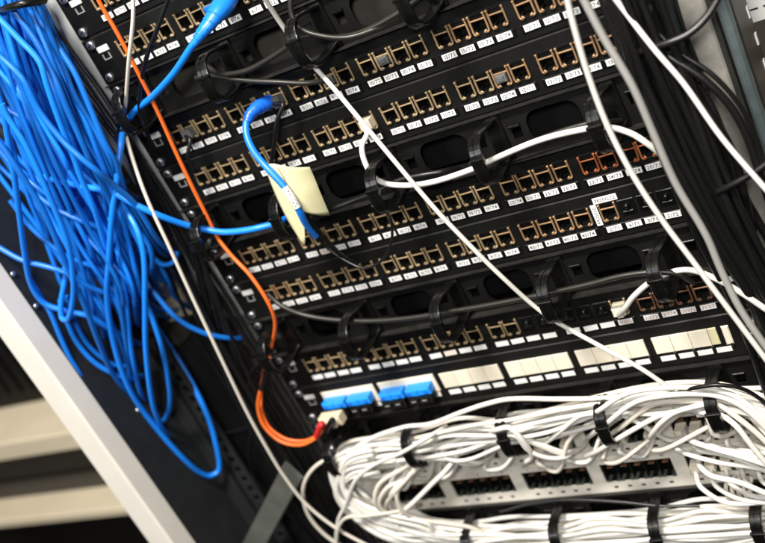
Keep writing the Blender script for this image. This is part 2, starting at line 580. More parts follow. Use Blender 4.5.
def labels_for(r):
    L = [None] * 24
    if r in (0, 1):
        for k in range(24): L[k] = f'{4 + k // 4 + 6 * (1 - r)}/7{1 + k % 4}'
    if r == 2:
        for k in range(24): L[k] = f'{7 + k // 4}/7{1 + k % 4}'
        L[12:16] = ['10/72', '10/73', '10/74', '15/75']
        L[16:20] = ['15/71', '15/72', '15/73', '15/74']
    if r == 3:
        for k in range(24): L[k] = f'{8 + k // 4}/7{1 + k % 4}'
        L[12:16] = ['10/72', '10/71', '11/72', '11/73']
        L[16:24] = ['12/72', '12/73', '12/74', '12/71', '13/72', '13/73', '13/74', '13/71']
    if r == 4:
        for k in range(24): L[k] = f'{16 + k // 4}/7{1 + k % 4}'
        L[16:20] = ['20/74', '20/71', '23/72', '23/73']
        L[20:24] = ['23/72', '24/73', '13/74', '20/71']
    if r == 5:
        for k in range(24): L[k] = f'{6 + k // 4}/7{1 + k % 4}'
        L[16:20] = ['40/71', '41/72', '40/73', '40/74']
        L[20:24] = ['2/71', '6/71', '3/71', '2/72']
    if r == 6:
        L[19:24] = ['3/071', '3/072', '3/074', '31/071', '31/07']
    return L


def rowz(r):      # label height of patch panel r
    return {0: 6, 1: 5, 2: 3, 3: 2, 4: 0, 5: -1, 6: -3, 7: -4}[r] * U


def ears(t, org, zlab, labelled=True):
    for s in (-1, 1):
        for dz in (-3.6, 28.1):
            o = link('screw', SCREW, t, (s * 232 - org[0], -2.1, zlab + dz - org[2]))
            o.rotation_euler = (0, rnd.random() * 3, 0)
        if labelled:
            link('ear_label', EARL, t, (s * 222.5 - org[0], -2.0, zlab + 21.5 - org[2]))
            link('latch_slot', SLOT, t, (s * 222.5 - org[0], -2.0, zlab + 14.5 - org[2]))


def plate(t, org, zlab, holes, M=BLACK):
    z0, z1 = zlab - 9.7, zlab + 34.4
    q = MB(org)
    q.sheet(-241, 241, z0 + 1.2, z1 - 1.2, holes, -2, 0, M)
    # folded lips: the upper one tilts up and has its lit look painted in
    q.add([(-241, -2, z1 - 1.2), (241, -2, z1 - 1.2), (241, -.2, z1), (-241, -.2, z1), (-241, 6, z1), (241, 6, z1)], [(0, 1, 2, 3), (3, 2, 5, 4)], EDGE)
    q.add([(-241, -2, z0 + 1.2), (241, -2, z0 + 1.2), (241, -.8, z0), (-241, -.8, z0), (-241, 6, z0), (241, 6, z0)], [(3, 2, 1, 0), (4, 5, 2, 3)], M)
    q.build('face_plate', t)


PANEL_LABELS = {
    0: 'black patch panel cut off by the top picture edge, highest of the rows',
    1: 'black patch panel second from top, with big blue boot plugged in',
    2: 'black patch panel crossed by orange fibre just below the upper ring manager',
    3: 'black patch panel with white jumper plugged in, above the second ring manager',
    4: 'black patch panel with bare copper ports at right, directly under the second ring manager',
    5: 'black patch panel bearing extra white stickers round one port near its right end',
    6: 'black patch panel with some blanked ports and reddish label text, above the fibre panel',
}
BLANKS = {5: (21, 22, 23), 6: (14, 15, 16, 17, 18)}


def patch_panel(r):
    z = rowz(r)
    org = (0, 0, z - 9.7)
    t = thing('patch_panel', PANEL_LABELS[r], 'patch panel', org, 'black patch panels with brass ports')
    holes = [(portx(k) - 5.6, portx(k) + 5.6, z + 8.4, z + 22.2) for k in range(24)]
    plate(t, org, z, holes)
    # glossy raised strip that carries the labels, one piece per group of four
    for g in range(6):
        x = (g - 2.5) * G_
        q = MB(org); q.box(x - 32.6, x + 32.6, -3.2, -2.05, z - 3.3, z + 3.3, BLACKG, .4); q.build('label_strip', t)
    L = labels_for(r)
    for k in range(24):
        x = portx(k)
        if k in BLANKS.get(r, ()):
            link('blank_insert', BLANK, t, (x, -2.0, 9.7))
        else:
            p = link('port', PORT, t, (x, -2.0, 9.7))
            if r == 6 and k >= 19: c = 3 if k > 19 else 0
            elif r == 4 and k >= 20: c = 2
            elif k >= {1: 99, 2: 17, 3: 18, 4: 16, 5: 15}.get(r, 99) or (r in (2, 4, 5) and k == 0) or (r == 5 and k == 1): c = 1
            else: c = 0
            o = link('contact_bracket', BRK[c], p, (0, -.05, 0))
            o.rotation_euler = (0, math.radians(rnd.uniform(-1.5, 1.5)), 0)
            o.location.x += rnd.uniform(-.25, .25) * MM
        me = label_mesh(L[k], INKR if r == 6 else INK, PAPER2 if (r, k) in ((6, 9), (4, 5)) else PAPER)
        o = link('port_label', me, t, (x + rnd.uniform(-.35, .35), -3.22, 9.7 + rnd.uniform(-.25, .25)))
        o.rotation_euler = (0, math.radians(rnd.uniform(-1.6, 1.6)), 0)
    if r in (1, 2, 4):
        q = MB(org); q.box(226, 231, -2.9, -2.1, z + 17, z + 24, PAPER, .2); q.build('ear_tag', t)
    if r == 5:
        x = portx(20)
        q = MB(org); q.box(x - 9, x + 11, -2.6, -2.1, z + 24.2, z + 29.6, PAPER, .12); text(q, 'PR25VLC2', x + 1, z + 26.9, -2.62, 3.1, INK, 17); q.build('sticker', t)
        q = MB(org); q.box(x - 12.4, x - 7.4, -3.7, -3.35, z + 5.4, z + 24.6, PAPER, .12); text(q, 'PR25VLC', x - 9.9, z + 15, -3.72, 3.0, INK, 16, up=(-1, 0)); q.build('sticker', t)
    ears(t, org, z)
    return t


for r in range(7):
    patch_panel(r)


# ------------------------------------------------------------------ ring cable managers
def ring_mesh():
    prof = [(-5.2, -.9), (-4.4, -1.4), (4.4, -1.4), (5.2, -.9), (5.2, .9), (4.4, 1.4), (1.0, 1.4), (.7, .8), (-.7, .8), (-1.0, 1.4), (-4.4, 1.4), (-5.2, .9)]
    q = MB()
    pts = [(0, 0, 15.5), (0, -14, 17.5), (0, -28, 19.2), (0, -38, 19.0), (0, -45, 15.5), (0, -48.6, 9.5), (0, -49.5, 2.2)]
    q.sweep(spline(pts, 4), prof, RINGM)
    pts = [(0, -51.6, 7.0), (0, -51.8, 0), (0, -51, -8), (0, -47.5, -15), (0, -40, -18.8), (0, -28, -19), (0, -14, -17.5), (0, 0, -15.5)]
    q.sweep(spline(pts, 4), prof, RINGM)
    q.box(-6.2, 6.2, -53.4, -50.4, 4.6, 7.4, RINGM, .5)
    q.box(-7, 7, -3, -.1, -20, 20, RINGM, .8)
    return q.mesh('cable_ring')


RING = ring_mesh()
RX = (-202, -105, -8, 90, 186)
MGR = ((1, 'black ring cable manager at the top, with orange fibre and boot crossing it'),
       (2, 'black ring cable manager with white jumper and blue cord running through it'),
       (3, 'black ring cable manager holding a long dark grey cable above the sparse row'),
       (4, 'black ring cable manager packed with white cables under the blue fibre adapters'),
       (5, 'black ring cable manager at the bottom edge, full of white cables'))
MZ = {1: 4 * U, 2: 1 * U, 3: -2 * U, 4: -5 * U, 5: -8 * U}


def manager(i, la):
    z = MZ[i]
    org = (0, 0, z - 9.7)
    t = thing('cable_manager', la, 'cable manager', org, 'black ring cable managers')
    zc = z + 12.35
    holes = []
    for a in range(4):
        xm = (RX[a] + RX[a + 1]) / 2
        holes.append((xm - 22, xm + 22, zc - 14, zc + 14))
    for x in RX:
        for s in (-1, 1):
            holes.append((x + s * 16 - 4, x + s * 16 + 4, zc - 5, zc + 5))
    z0, z1 = z - 9.7, z + 34.4
    q = MB(org)
    q.sheet(-241, 241, z0 + 1.5, z1 - 1.5, holes, -1.5, .2, BLACK)
    # rounded corners of the long openings
    for h in holes[:4]:
        for sx in (0, 1):
            for sz in (0, 1):
                cx, cz = h[sx], h[2 + sz]
                dx, dz = (1, -1)[sx], (1, -1)[sz]
                R_ = 10
                arc = [(cx + dx * R_ * (1 - math.cos(a)), cz + dz * R_ * (1 - math.sin(a))) for a in np.linspace(0, math.pi / 2, 6)]
                vs = [(cx, -1.5, cz)] + [(a, -1.5, c) for a, c in arc] + [(cx, .2, cz)] + [(a, .2, c) for a, c in arc]
                fs = [(0, k, k + 1) if dx * dz > 0 else (0, k + 1, k) for k in range(1, 6)]
                fs += [(7, 7 + k + 1, 7 + k) for k in range(1, 6)]
                fs += [(k, k + 1, 7 + k + 1, 7 + k) for k in range(1, 6)]
                q.add(vs, fs, BLACK)
    q.build('back_plate', t)
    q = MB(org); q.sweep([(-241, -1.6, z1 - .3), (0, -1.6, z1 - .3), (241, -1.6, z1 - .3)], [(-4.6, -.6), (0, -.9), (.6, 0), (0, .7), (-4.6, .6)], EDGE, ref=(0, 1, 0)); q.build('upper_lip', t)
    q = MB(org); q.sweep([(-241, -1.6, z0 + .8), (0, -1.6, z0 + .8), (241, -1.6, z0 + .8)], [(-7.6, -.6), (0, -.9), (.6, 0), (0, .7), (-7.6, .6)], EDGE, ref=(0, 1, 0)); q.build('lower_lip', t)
    q = MB(org); q.box(-220, 220, 22, 24, z0 + 3, z1 - 3, BROWNG if i == 1 else PORTIN); q.build('backing_sheet', t)
    for x in RX:
        o = link('cable_ring', RING, t, (x, -1.6, zc - org[2]))
        o.rotation_euler = (0, math.radians(rnd.uniform(-2, 2)), math.radians(rnd.uniform(-5, 5)))
        for s in (-1, 1):
            q = MB(org); q.box(x + s * 16 - 5, x + s * 16 + 5, -4.5, -1.7, zc + 5.2, zc + 7.4, RINGM, .5); q.build('clip_tab', t)
    ears(t, org, z, False)


for i, la in MGR:
    manager(i, la)


# ------------------------------------------------------------------ fibre panel with blanks
def fibre_panel():
    z = rowz(7)
    org = (0, 0, z - 9.7)
    t = thing('fibre_patch_unit', 'black panel of cream blanks and blue fibre adapters under the patch panels', 'fibre panel', org)
    plate(t, org, z, [])
    wl = label_mesh('')
    for g in range(6):
        x = (g - 2.5) * G_
        if g > 1:
            for k in range(4):
                xk = portx(4 * g + k)
                wd_ = P_ - .35
                if g == 5 and k == 3:
                    q = MB(org); q.box(xk - wd_ / 2, xk - wd_ / 2 + 7, -3.4, -2.05, z + 6.6, z + 23.2, TAGP, .4); q.build('blank_plate', t)
                    q = MB(org); q.box(xk + 3.5, xk + 9.5, -3.4, -2.05, z + 4.5, z + 23.2, CREAM, .8); q.build('end_piece', t)
                else:
                    q = MB(org); q.box(xk - wd_ / 2, xk + wd_ / 2, -3.4 - .15 * rnd.random(), -2.05, z + 6.4, z + 23.2, CREAM, .3); q.build('blank_plate', t)
                q = MB(org); q.box(xk + 6.6, xk + 9.2, -4, -2.05, z + 2.2, z + 6.2, BLACKG, .3); q.build('notch_clip', t)
        else:
            q = MB(org); q.box(x - 32, x + 32, -3.4, -2.05, z + 4.0, z + 24.5, CREAM, .6); q.build('adapter_plate', t)
            for s in (-1, 1):
                xa = x + s * 15.2
                q = MB(org)
                prof = [(-14.2, 0), (14.2, 0)]
                q.box(xa - 14, xa + 13, -15, -3.5, z + 9.6, z + 17.8, BLUEA, 1.4)
                q.box(xa - 3, xa - 1, -15.6, -15.05, z + 10.6, z + 16.6, BLUEA, .2)
                q.box(xa - .6, xa + .0, -15.3, -15.02, z + 9.9, z + 17.4, BLUEB)
                q.box(xa - 12, xa - 8, -15.5, -15.02, z + 11.6, z + 15.4, BLUEB, .2)
                q.box(xa + 7, xa + 11, -15.5, -15.02, z + 11.6, z + 15.4, BLUEB, .2)
                ad = q.build('fibre_adapter', t)
                q = MB(org)
                q.box(xa - 13.2, xa + 12.2, -16.5, -3.5, z + .8, z + 9.5, BLACKG, .8)
                for e in (-6.5, 5.5):
                    q.box(xa + e - 4, xa + e + 4, -18.6, -16.6, z + 2.2, z + 8.2, PORTIN, .8)
                    q.box(xa + e - 2.4, xa + e + 2.4, -19.2, -18.7, z + 6.2, z + 7.2, GREYC, .2)
                q.build('dust_cap', ad)
        for k in range(4):
            if g > 1 or k in (3,):
                link('port_label', wl, t, (portx(4 * g + k), -2.1, 9.7))
    ears(t, org, z)


fibre_panel()


# ------------------------------------------------------------------ two grey 25-port panels
def grey_panel(u, la):
    z0 = -321.5 + u * U
    z1 = z0 + U - .6
    org = (0, 0, z0)
    t = thing('telephone_patch_unit', la, 'patch panel', org, 'grey beige telephone panels')
    holes = []
    cxs = [-163.5, -81.8, 0, 81.8, 163.5]
    for cx in cxs:
        holes.append((cx - 34.5, cx + 34.5, z0 + 12.5, z0 + 35.5))
    q = MB(org)
    q.sheet(-241, 241, z0 + .8, z1 - .8, holes, -3, -1, GREYP)
    q.add([(-241, -3, z1 - .8), (241, -3, z1 - .8), (241, -2, z1), (-241, -2, z1), (-241, 10, z1), (241, 10, z1)], [(0, 1, 2, 3), (3, 2, 5, 4)], GREYP)
    q.add([(-241, -3, z0 + .8), (241, -3, z0 + .8), (241, -2, z0), (-241, -2, z0), (-241, 10, z0), (241, 10, z0)], [(3, 2, 1, 0), (4, 5, 2, 3)], GREYP)
    n = 0
    for cx in cxs:
        for k in range(5):
            n += 1
            x = cx + (k - 2) * 13.4
            text(q, str(n), x + 1, z0 + 39.4, -3.02, 2.4, INK)
            q.box(x - 2, x + 2, -3.08, -3.01, z0 + 5.6, z0 + 8.0, OLIVEC)
    q.build('face_plate', t)
    for cx in cxs:
        for k in range(5):
            x = cx + (k - 2) * 13.4
            q = MB(org)
            h = 6.7
            a, c = z0 + 12.5, z0 + 35.5
            q.add([(x - h, -1, a), (x + h, -1, a), (x + h, -1, c), (x - h, -1, c), (x - h, 12, a), (x + h, 12, a), (x + h, 12, c), (x - h, 12, c)],
                  [(7, 6, 5, 4), (3, 7, 4, 0), (5, 6, 2, 1), (2, 6, 7, 3), (4, 5, 1, 0)], PORTIN)
            q.box(x - h + .02, x - h + 1.2, -1.6, 8, a + .02, c - .02, PORTIN)
            for s in (-1, 1):
                q.box(x + s * 4.6 - 1.9, x + s * 4.6 + 1.9, -2.4, 6, a + .02, a + 2.0, TOOTH, .3)
            q.box(x - 3.0, x + 3.0, .5, 6, c - 8.0, c - 7.3, BRASS4, .2)
            q.build('port', t)
    ears(t, org, z0 + 9.7, False)


grey_panel(0, 'grey beige panel of open black telephone ports, the lower one with visible row')
grey_panel(1, 'grey beige panel half hidden under white cables, directly above its twin')


# ------------------------------------------------------------------ cables
def plug_rj45(b, p, M, zoff=0):
    """small modular plug body sitting in a port at p (mm, front of port)"""
    b.box(p[0] - 5.2, p[0] + 5.2, p[1] - 8, p[1] + 3, p[2] - 4.2, p[2] + 4.2, M, .8)
    b.box(p[0] - 2.6, p[0] + 2.6, p[1] - 7, p[1] + 1, p[2] - 6.2, p[2] - 4.3, M, .5)


def port_point(r, k, dy=-3):
    return np.array([portx(k), dy, rowz(r) + 14.5])


def corded(name, label, cat, px, r, M, plug=None, plugM=None, boot=None, bootM=None, bootr=None, group=None, n=8, sides=10, pts=None):
    """cable with a plug (and a boot) as parts"""
    P = path(px) if pts is None else pts
    if plug is not None:
        pp = port_point(*plug)
        P = np.vstack([pp + np.array([0, -9, -1.]), P])
    o = thing(name, label, cat, P[0], group)
    q = MB(P[0]); q.tube(spline(P, n), r, M, sides); q.build('jacket', o)
    if plug is not None:
        q = MB(P[0]); plug_rj45(q, pp, plugM or CLEAR); q.build('plug', o)
    if boot:
        c = spline(P, n)[:boot]
        rr = np.interp(np.linspace(0, 1, len(c)), [0, .25, .55, 1], bootr)
        q = MB(P[0]); q.tube(c, rr, bootM, 12)
        for k in range(3, len(c) - 1):
            q.tube([c[k] - (c[k + 1] - c[k]) * .22, c[k] + (c[k + 1] - c[k]) * .22], rr[k] + .45, bootM, 12)
        q.build('boot', o)
    return o


# -- white cords on the panels
corded('white_cable', 'thin white cord running diagonally from top centre across the panels to the bundle', 'cord',
       [(258, -12, -60), (282, 25, -42), (304, 55, -32), (330, 84, -40), (367, 128, -52), (430, 203, -52), (456, 231, -50), (500, 275, -44), (546, 315, -33), (600, 346, -40), (640, 368, -46), (674, 391, -42)], 2.0, WHITEC)
corded('white_cable', 'long white cord hanging from upper right down past the right ends of the panels', 'cord',
       [(564, -14, -82), (575, 30, -80), (590, 80, -78), (609, 129, -77), (634, 177, -78), (665, 224, -79), (692, 260, -80), (721, 299, -82), (768, 362, -84), (800, 405, -84)], 2.1, WHITEC)
corded('white_cable', 'white cord hanging at far right in front of the black cables and post', 'cord',
       [(604, -16, -44), (630, 18, -45), (655, 50, -52), (684, 84, -56), (722, 138, -60), (770, 194, -64), (800, 230, -64)], 1.95, WHITEC)
corded('grey_cable', 'grey cord hanging beside the long white cord at right', 'cord',
       [(580, -8, -86), (604, 38, -86), (632, 85, -86), (653, 132, -84), (676, 184, -82), (706, 235, -82), (722, 272, -82), (741, 310, -84), (772, 355, -86), (800, 395, -86)], 2.6, GREYC)
corded('white_jumper', 'white jumper plugged into the fourth row, looping under a port and through the rings', 'cable',
       [(367, 134, -16), (362, 146, -22), (365, 162, -26), (375, 178, -28), (394, 185, -30), (428, 183, -30), (470, 170, -28), (496, 158, -27), (540, 140, -28), (580, 130, -27), (606, 127, -26), (630, 133, -28), (648, 144, -30), (664, 157, -26), (680, 172, -10), (694, 186, 6)],
       2.4, WHITEC, plug=(3, 11), plugM=CREAM)
corded('white_jumper', 'short white jumper leaving the lowest brass row through a ring to the right', 'cable',
       [(625, 308, -22), (634, 296, -26), (652, 281, -28), (672, 272, -28), (690, 270, -28), (712, 277, -34), (740, 292, -42), (770, 312, -46)],
       2.4, WHITEC, plug=(6, 19), plugM=CREAM)
corded('white_cable', 'white cord falling from top left past the blue cables to bottom loops', 'cord',
       [(133, -10, -46), (133, 20, -48), (129, 60, -46), (126, 100, -36), (124, 124, -32), (130, 150, -44), (146, 196, -58), (168, 244, -64), (196, 305, -66), (222, 360, -66), (248, 414, -64), (268, 450, -62), (284, 476, -60), (306, 504, -58), (336, 528, -56), (372, 548, -54)], 1.75, WARMC)

# -- orange fibre pair
cable('orange_fibre', path([(92, -12, -52), (104, 10, -50), (118, 34, -48), (140, 76, -42), (158, 112, -34), (175, 150, -30), (192, 186, -28), (206, 214, -26), (218, 238, -26), (232, 256, -30), (250, 275, -36), (268, 302, -40), (275, 322, -36), (272, 345, -28), (266, 366, -30), (260, 392, -36), (258, 408, -38), (264, 426, -42), (280, 441, -46), (300, 445, -46), (316, 438, -42), (322, 430, -38)]),
      1.85, ORANGEC, 'bright orange fibre cable from top left down to beige plug', 'fibre cable')
cable('orange_fibre', path([(270, 352, -22), (264, 372, -24), (261, 396, -28), (262, 412, -34), (270, 428, -38), (286, 439, -40), (304, 441, -38), (318, 435, -36), (326, 427, -34)]),
      1.75, ORANGEC, 'shorter orange fibre beside the first, ending at black boot', 'fibre cable')
# sleeve on the fibre
cable('black_sleeve', path([(265.5, 370, -31), (263.5, 380, -33), (261, 390, -36)]), 2.7, BLACKC, 'short black sleeve on the orange fibre near lower left ring', 'sleeve')
cable('pink_sleeve', path([(269, 357, -29.5), (267, 364, -30), (265.8, 369, -31)]), 2.6, mat('pink_sleeve', (.85, .38, .28), .5), 'small pink sleeve on the orange fibre above the black one', 'sleeve')
# duplex plug
fp = np.array([portx(0) + 7.5, -22, rowz(7) + 6.5])
t = thing('fibre_plug', 'beige duplex fibre plug with red and black boots in the leftmost blue adapter', 'plug', fp)
q = MB(fp); q.box(fp[0] - 12.5, fp[0] + 13, -33, -20, fp[2] - 5.5, fp[2] + 5.5, FIBP, 2.6); q.box(fp[0] - 9, fp[0] + 9, -37, -33.1, fp[2] - 4, fp[2] + 3.5, FIBP, 1.2); q.build('clip', t)
q = MB(fp); q.tube(spline(np.vstack([[fp[0] - 6, -36, fp[2] - 1], path([(321, 424, -44), (316, 437, -44)])]), 5), [3.4, 3.4, 3.4, 3.3, 3.2, 3.1, 2.9, 2.8, 2.7, 2.6, 2.5], REDB, 10); q.build('red_boot', t)
q = MB(fp); q.tube(spline(np.vstack([[fp[0] + 5, -36, fp[2] - 1], path([(332, 420, -42), (326, 431, -40)])]), 5), [3.4, 3.4, 3.4, 3.3, 3.2, 3.1, 2.9, 2.8, 2.7, 2.6, 2.5], BLACKC, 10); q.build('black_boot', t)

# -- blue cords with boots
P1 = path([(224, 6, -24), (213, 17, -34), (203, 30, -42), (192, 46, -48), (174, 73, -46), (152, 97, -38), (134, 112, -32), (124, 128, -34), (121, 145, -50), (117, 177, -64), (112, 216, -72), (109, 262, -74), (107, 297, -72), (113, 340, -70), (128, 386, -66), (150, 420, -56), (187, 462, -44), (208, 476, -30), (219, 470, -20), (215, 440, -14), (206, 412, -8), (188, 376, 4), (168, 344, 14), (150, 318, 24)])
o = corded('blue_cable', 'thick blue cord with large boot at top, passing the upper left ring and looping down', 'cable', None, 2.95, BLUEC, pts=P1, n=7)
org = P1[0]
c = spline(path([(229, -8, -4), (226, 1, -14), (217, 13, -28), (208, 25, -38), (200, 35, -44), (194, 44, -47)]), 6)
rr = np.interp(np.linspace(0, 1, len(c)), [0, .3, .55, 1], [10.5, 10.4, 7.2, 3.6])
q = MB(org); q.tube(c, rr, BLUEC, 14, .8)
for k in range(14, 28, 3):
    q.tube([c[k] - (c[k + 1] - c[k]) * .35, c[k] + (c[k + 1] - c[k]) * .35], rr[k] + .5, BLUEC, 14, .82)
q.build('boot', o)
q = MB(org); pp = port_point(1, 6); q.box(pp[0] - 5, pp[0] + 5, -8, 1, pp[2] - 4, pp[2] + 4, BLUEB, 1); q.build('plug', o)

P2 = path([(262, 106, -14), (252, 112, -24), (246.5, 122, -32), (247, 136, -40), (253, 150, -46), (262, 162, -50), (272, 173, -54), (283, 185, -57), (292, 198, -58), (300, 212, -56), (306, 224, -50), (316, 236, -40)])
o = corded('blue_cable', 'short blue cord with dark blue boot, carrying the folded yellow paper tag', 'cable', None, 3.05, BLUEC, pts=P2, n=7)
org = P2[0]
c = spline(path([(271, 101, -6), (265, 104, -12), (257, 108, -20), (250, 115, -27), (247.5, 122, -32)]), 6)
rr = np.interp(np.linspace(0, 1, len(c)), [0, .3, .6, 1], [6.0, 6.2, 5.2, 3.8])
q = MB(org); q.tube(c, rr, BLUEB, 14)
for k in range(10, 23, 3):
    q.tube([c[k] - (c[k + 1] - c[k]) * .35, c[k] + (c[k + 1] - c[k]) * .35], rr[k] + .45, BLUEB, 14)
q.build('boot', o)
q = MB(org); pp = port_point(2, 6); q.box(pp[0] - 5.5, pp[0] + 5.5, -9, 1, pp[2] - 5, pp[2] + 5, BLUEB, 1); q.build('plug', o)
c = spline(path([(284.5, 187, -57.3), (292, 198, -58.3), (297.5, 207, -57.4)]), 6)
q = MB(org); q.tube(c, 3.45, PAPER, 12)
t0, t1 = c[0], c[-1]
d = (t1 - t0); L_ = np.linalg.norm(d); d /= L_
vd = CAM_P - (t0 + t1) / 2; vd -= d * (vd @ d); vd /= np.linalg.norm(vd)
sd = np.cross(vd, d)
arc = np.concatenate([[0], np.cumsum(np.linalg.norm(np.diff(c, axis=0), axis=1))])
X = 2.5
for ch in 'PH-VLN':
    vs, fs, gw = glyph(ch)
    k = 4.4
    out = []
    for v in vs:
        a_, h_ = X + v[0] * k, (v[1] - .35) * k
        pc = np.array([np.interp(a_, arc, c[:, e]) for e in range(3)])
        out.append(pc + sd * (3.52 * math.sin(h_ / 3.52)) + vd * (3.52 * math.cos(h_ / 3.52)))
    q.add(out, fs, INK)
    X += gw * k
q.build('wrap_label', o)
cable('blue_cable', path([(40, 176, -60), (80, 186, -66), (112, 192, -68), (132, 203, -66), (158, 215, -58), (186, 225, -42), (204, 229, -32), (222, 232, -30), (244, 230.5, -28), (262, 227, -24), (279, 222, -14), (290, 216, 6)]),
      3.0, BLUEC, 'blue cord reaching right through the second left ring into the manager', 'cable')


# folded paper tag
def tag_paper():
    fold = [(269, 163, -58), (281, 180, -62), (293, 200, -62), (299, 211, -60), (302, 212, -59)]
    right = [(290, 162, -52), (304, 170.5, -42), (318, 186, -40), (330, 215.5, -36), (303, 209, -54)]
    tg = thing('paper_tag', 'folded pale yellow paper tag wrapped round the short blue cord', 'tag', at(285, 180, -56))
    org = at(285, 180, -56)

    def leaf(name, grid):
        q = MB(org)
        n, k = len(grid), len(grid[0])
        vs = [p for row in grid for p in row]
        back = [p + np.array([.1, .35, .05]) for p in vs]
        N = len(vs)
        fs = []
        for i in range(n - 1):
            for j in range(k - 1):
                a = (i * k + j, i * k + j + 1, (i + 1) * k + j + 1, (i + 1) * k + j)
                fs += [a, tuple(N + x for x in a[::-1])]
        rim = [j for j in range(k)] + [i * k + k - 1 for i in range(1, n)] + [(n - 1) * k + j for j in range(k - 2, -1, -1)] + [i * k for i in range(n - 2, 0, -1)]
        for a, c_ in zip(rim, rim[1:] + rim[:1]):
            fs.append((a, N + a, N + c_, c_))
        q.add(vs + back, fs, TAGP, True)
        q.build(name, tg)

    def grid(A, B, curl):
        A, B = spline(path(A), 4), spline(path(B), 4)
        n = min(len(A), len(B))
        out = []
        for i in range(n):
            row = []
            for t_ in np.linspace(0, 1, 7):
                p = A[i] * (1 - t_) + B[i] * t_
                row.append(p + np.array([0, -curl * math.sin(math.pi * t_), 0]))
            out.append(row)
        return out
    # right-hand leaf
    leaf('right_leaf', grid([(275, 164, -53.2), (284, 179, -53.7), (293, 196, -53.7), (298, 205, -53.2), (302, 211, -52)],
                            [(309.5, 167, -40), (314, 177, -39), (318, 187, -39), (323, 199, -38), (330, 215.5, -36)], 3))
    # left-hand leaf hanging to a point
    leaf('left_leaf', grid([(264, 165, -50), (271, 184, -50), (281, 207, -50), (291, 226, -49), (304, 246, -47)],
                           [(275, 164, -53), (286, 184, -53.5), (297, 206, -53), (303.5, 221, -52), (305, 240, -49)], -1))


tag_paper()

